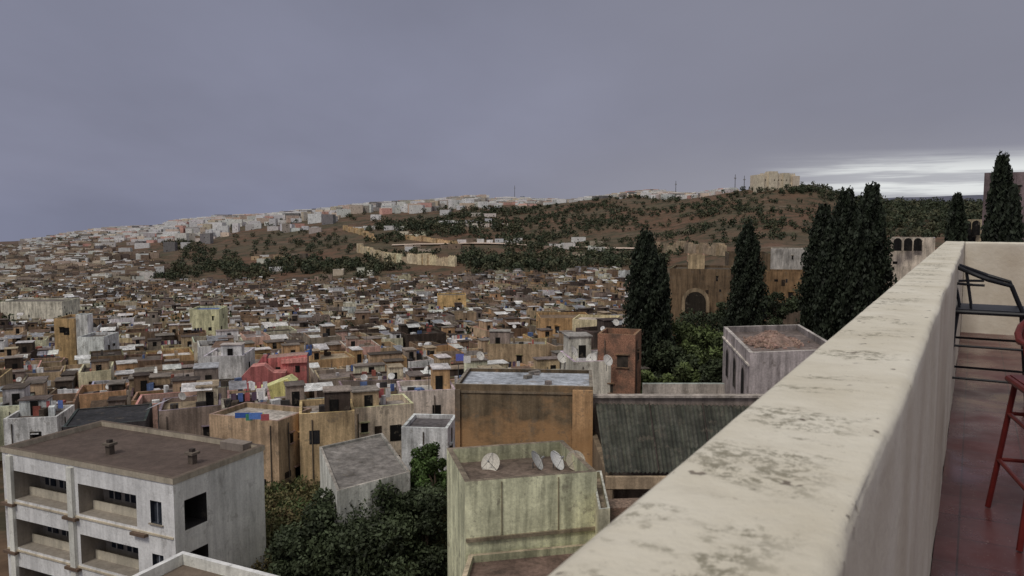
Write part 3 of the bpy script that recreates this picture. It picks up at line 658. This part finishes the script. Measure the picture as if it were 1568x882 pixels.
def rounded_wall(name,x0,x1,y0,y1,zt,zb,r=.018,axis='y'):
    prof=[(x0,zb)]
    for k in range(6): a=math.pi-k*math.pi/2/5; prof.append((x0+r+r*math.cos(a),zt-r+r*math.sin(a)))
    for k in range(1,8): prof.append((x0+r+(x1-x0-2*r)*k/8,zt))
    for k in range(6): a=math.pi/2-k*math.pi/2/5; prof.append((x1-r+r*math.cos(a),zt-r+r*math.sin(a)))
    prof.append((x1,zb)); n=len(prof); V=[];Fs=[]; ny=300
    for j in range(ny+1):
        y=y0+(y1-y0)*(j/ny)
        for i,(x,z) in enumerate(prof):
            w=noise.noise(Vector((x*6,y*2.2,z*2)))*.007+noise.noise(Vector((x*25,y*11,z*9)))*.003
            dx=w if (i<4 or i>n-5) else 0; dz=w*.8 if z>zb+.5 else 0
            V.append((x+dx,y,z+dz) if axis=='y' else (y,x+dx,z+dz))
    for j in range(ny):
        for i in range(n-1): Fs.append((j*n+i,j*n+i+1,(j+1)*n+i+1,(j+1)*n+i))
    Fs.append(tuple(range(n))); Fs.append(tuple(ny*n+i for i in range(n)))
    me=bpy.data.meshes.new(name); me.from_pydata(V,[],Fs); me.materials.append(pm)
    me.polygons.foreach_set('use_smooth',[True]*(len(Fs)-2)+[False]*2)
    o=bpy.data.objects.new(name,me); scene.collection.objects.link(o); return place(o)
rounded_wall('terrace_parapet_wall',-.307,-.09,-1.2,11.3,1.1,-3)
rounded_wall('terrace_end_wall',11.08,11.30,-.087,5,1.097,-3,axis='x')
fm,nt,b=newmat('red_floor_tiles',.28); tc=N(nt,'ShaderNodeTexCoord').outputs['Object']
bt=N(nt,'ShaderNodeTexBrick'); bt.offset=0; bt.inputs['Scale'].default_value=1; bt.inputs['Brick Width'].default_value=.3; bt.inputs['Row Height'].default_value=.3; bt.inputs['Mortar Size'].default_value=.004
bt.inputs['Color1'].default_value=(.085,.026,.026,1); bt.inputs['Color2'].default_value=(.105,.034,.033,1); bt.inputs['Mortar'].default_value=(.04,.018,.018,1); nt.links.new(tc,bt.inputs[0])
c=mixc(nt,mr(nt,noi(nt,tc,60,3,.7),.64,.68,0,.6),bt.outputs[0],(.35,.3,.27)); c=scl(nt,c,mr(nt,noi(nt,tc,2.5,5),.3,.7,.7,1.3)); nt.links.new(c,b.inputs['Base Color'])
nt.links.new(mr(nt,noi(nt,tc,1.7,4),.4,.65,.15,.5),b.inputs['Roughness']); b.inputs['Specular IOR Level'].default_value=.5
me=bpy.data.meshes.new('terrace_floor'); me.from_pydata([(-.088,-2,0),(5,-2,0),(5,11.1,0),(-.088,11.1,0)],[],[(0,1,2,3)]); me.materials.append(fm)
o=bpy.data.objects.new('terrace_floor',me); scene.collection.objects.link(o); place(o)
mb=MB(); mb.box(2.3,4.5,-22,5.1,13,21.9,0,A(200,190,160)); place(mb.obj('terrace_building',PLs))
def chair(x,y,yaw,col,seat=.72,bt_=1.06):
    mb=MB(); s=.2; f=.27; r=.013
    legs=[((-s,-s),(-f,-f)),((s,-s),(f,-f)),((s,s),(f,f)),((-s,s),(-f,f))]
    for (a,b_) in legs: mb.tube([(a[0],a[1],seat),((a[0]*.5+b_[0]*.5),(a[1]*.5+b_[1]*.5),seat*.5),(b_[0],b_[1],0.005)],r,col,8)
    for hz in (.25,.48):
        k=s+(f-s)*(1-hz/seat); q=[(-k,-k,hz),(k,-k,hz),(k,k,hz),(-k,k,hz)]
        for i in range(4): mb.tube([q[i],q[(i+1)%4]],r*.75,col,6)
    mb.box(0,0,seat-.01,.44,.44,.035,0,tuple(c*1.2 for c in col),bottom=True)
    for i in range(4): q=[(-.225,-.225),(.225,-.225),(.225,.225),(-.225,.225)]; mb.tube([(*q[i],seat+.005),(*q[(i+1)%4],seat+.005)],.016,col,8)
    arc=[(-.22,-.12,seat+.2)]+[(-.24*math.cos(t),.02+.25*math.sin(t),bt_-.1+.1*math.sin(t)) for t in np.linspace(0,math.pi,13)]+[(.22,-.12,seat+.2)]
    mb.tube([(-.21,-.2,seat)]+arc+[(.21,-.2,seat)],.015,col,8)
    arc2=[(-.235*math.cos(t),.02+.235*math.sin(t),seat+.2) for t in np.linspace(.1,math.pi-.1,11)]; mb.tube(arc2,.01,col,6)
    for t in (.6,1.2,1.94,2.54):
        mb.tube([(-.2*math.cos(t),.2*math.sin(t),seat),(-.24*math.cos(t),.02+.25*math.sin(t),bt_-.1+.1*math.sin(t))],.009,col,6)
    o=mb.obj('metal_bar_chair',PAINT,smooth=False); o.location=(x,y,0); o.rotation_euler=(0,0,yaw)
chair(3.47,5.75,-TH+math.pi/2,(.014,.015,.02)); chair(2.47,3.40,-TH+.2,(.13,.016,.014),.64,.95)
# ---------------------------------------------------------------- sky, sun, camera
w=bpy.data.worlds.new('World'); scene.world=w; w.use_nodes=True; nt=w.node_tree; nt.nodes.clear()
out=N(nt,'ShaderNodeOutputWorld'); sky=N(nt,'ShaderNodeTexSky'); sky.sky_type='NISHITA'; sky.sun_disc=False
SE,SA=math.radians(52),math.radians(215)
sky.sun_elevation=SE; sky.sun_rotation=SA; sky.dust_density=4
b1=N(nt,'ShaderNodeBackground'); b1.inputs[1].default_value=.06; nt.links.new(sky.outputs[0],b1.inputs[0])
tc=N(nt,'ShaderNodeTexCoord').outputs['Generated']; s3=N(nt,'ShaderNodeSeparateXYZ'); nt.links.new(tc,s3.inputs[0]); X,Y,Z=s3.outputs
cr=N(nt,'ShaderNodeValToRGB'); e=cr.color_ramp.elements
cl=[(0.0,(.215,.228,.315)),(.05,(.235,.244,.330)),(.12,(.242,.250,.335)),(.26,(.224,.231,.305)),(.5,(.38,.38,.395)),(1,(.66,.64,.61))]
e[0].position=0; e[0].color=(*cl[0][1],1); e[1].position=1; e[1].color=(*cl[-1][1],1)
for p,c in cl[1:-1]: x=e.new(p); x.color=(*c,1)
nt.links.new(Z,cr.inputs[0])
zz=mul(nt,mul(nt,Z,0.0,'MAXIMUM'),.22,'ADD'); cv=N(nt,'ShaderNodeCombineXYZ'); nt.links.new(mul(nt,X,zz,'DIVIDE'),cv.inputs[0]); nt.links.new(mul(nt,Y,zz,'DIVIDE'),cv.inputs[1])
cn=mr(nt,noi(nt,cv.outputs[0],.9,6,.5,(1,.6,1)),.3,.7,.86,1.12)
c=scl(nt,cr.outputs[0],cn)
c=mixc(nt,mr(nt,X,-.2,.4,0,.5,True),c,(.245,.242,.280))
c=mixc(nt,mul(nt,mr(nt,X,-.25,.4,0,.6,True),mr(nt,Z,.0,.13,1,0,True)),c,(.36,.358,.395))
sn=mr(nt,noi(nt,tc,1.6,6,.6,(2,2,38)),.44,.60,0,1,True)
band=mul(nt,mr(nt,Z,.006,.022,0,1,True),mr(nt,Z,.048,.078,1,0,True)); band=mul(nt,mul(nt,band,mr(nt,X,.27,.42,0,1,True)),mul(nt,mul(nt,sn,.7),.33,'ADD'))
c=mixc(nt,band,c,(.78,.80,.80))
b2=N(nt,'ShaderNodeBackground'); b2.inputs[1].default_value=1.0; nt.links.new(c,b2.inputs[0])
mx=N(nt,'ShaderNodeMixShader'); mx.inputs[0].default_value=.95; nt.links.new(b1.outputs[0],mx.inputs[1]); nt.links.new(b2.outputs[0],mx.inputs[2]); nt.links.new(mx.outputs[0],out.inputs[0])
sd=bpy.data.lights.new('sun','SUN'); sd.energy=1.3; sd.angle=math.radians(16); sd.color=(1,.94,.85)
so=bpy.data.objects.new('sun',sd); scene.collection.objects.link(so)
sunv=Vector((-.55*math.cos(SE),-.83*math.cos(SE),math.sin(SE))); so.rotation_euler=sunv.to_track_quat('Z','Y').to_euler()
cd=bpy.data.cameras.new('camera'); cd.lens=36*F/1568; cd.sensor_width=36; cd.clip_start=.05; cd.clip_end=30000
cd.dof.use_dof=True; cd.dof.focus_distance=70; cd.dof.aperture_fstop=11
co=bpy.data.objects.new('camera',cd); scene.collection.objects.link(co); co.location=(0,0,CZ); co.rotation_euler=(math.pi/2-PITCH,0,0); scene.camera=co
scene.view_settings.view_transform='Standard'; scene.view_settings.look='None'; scene.view_settings.exposure=0
print('houses',nh,'trees',cnt)
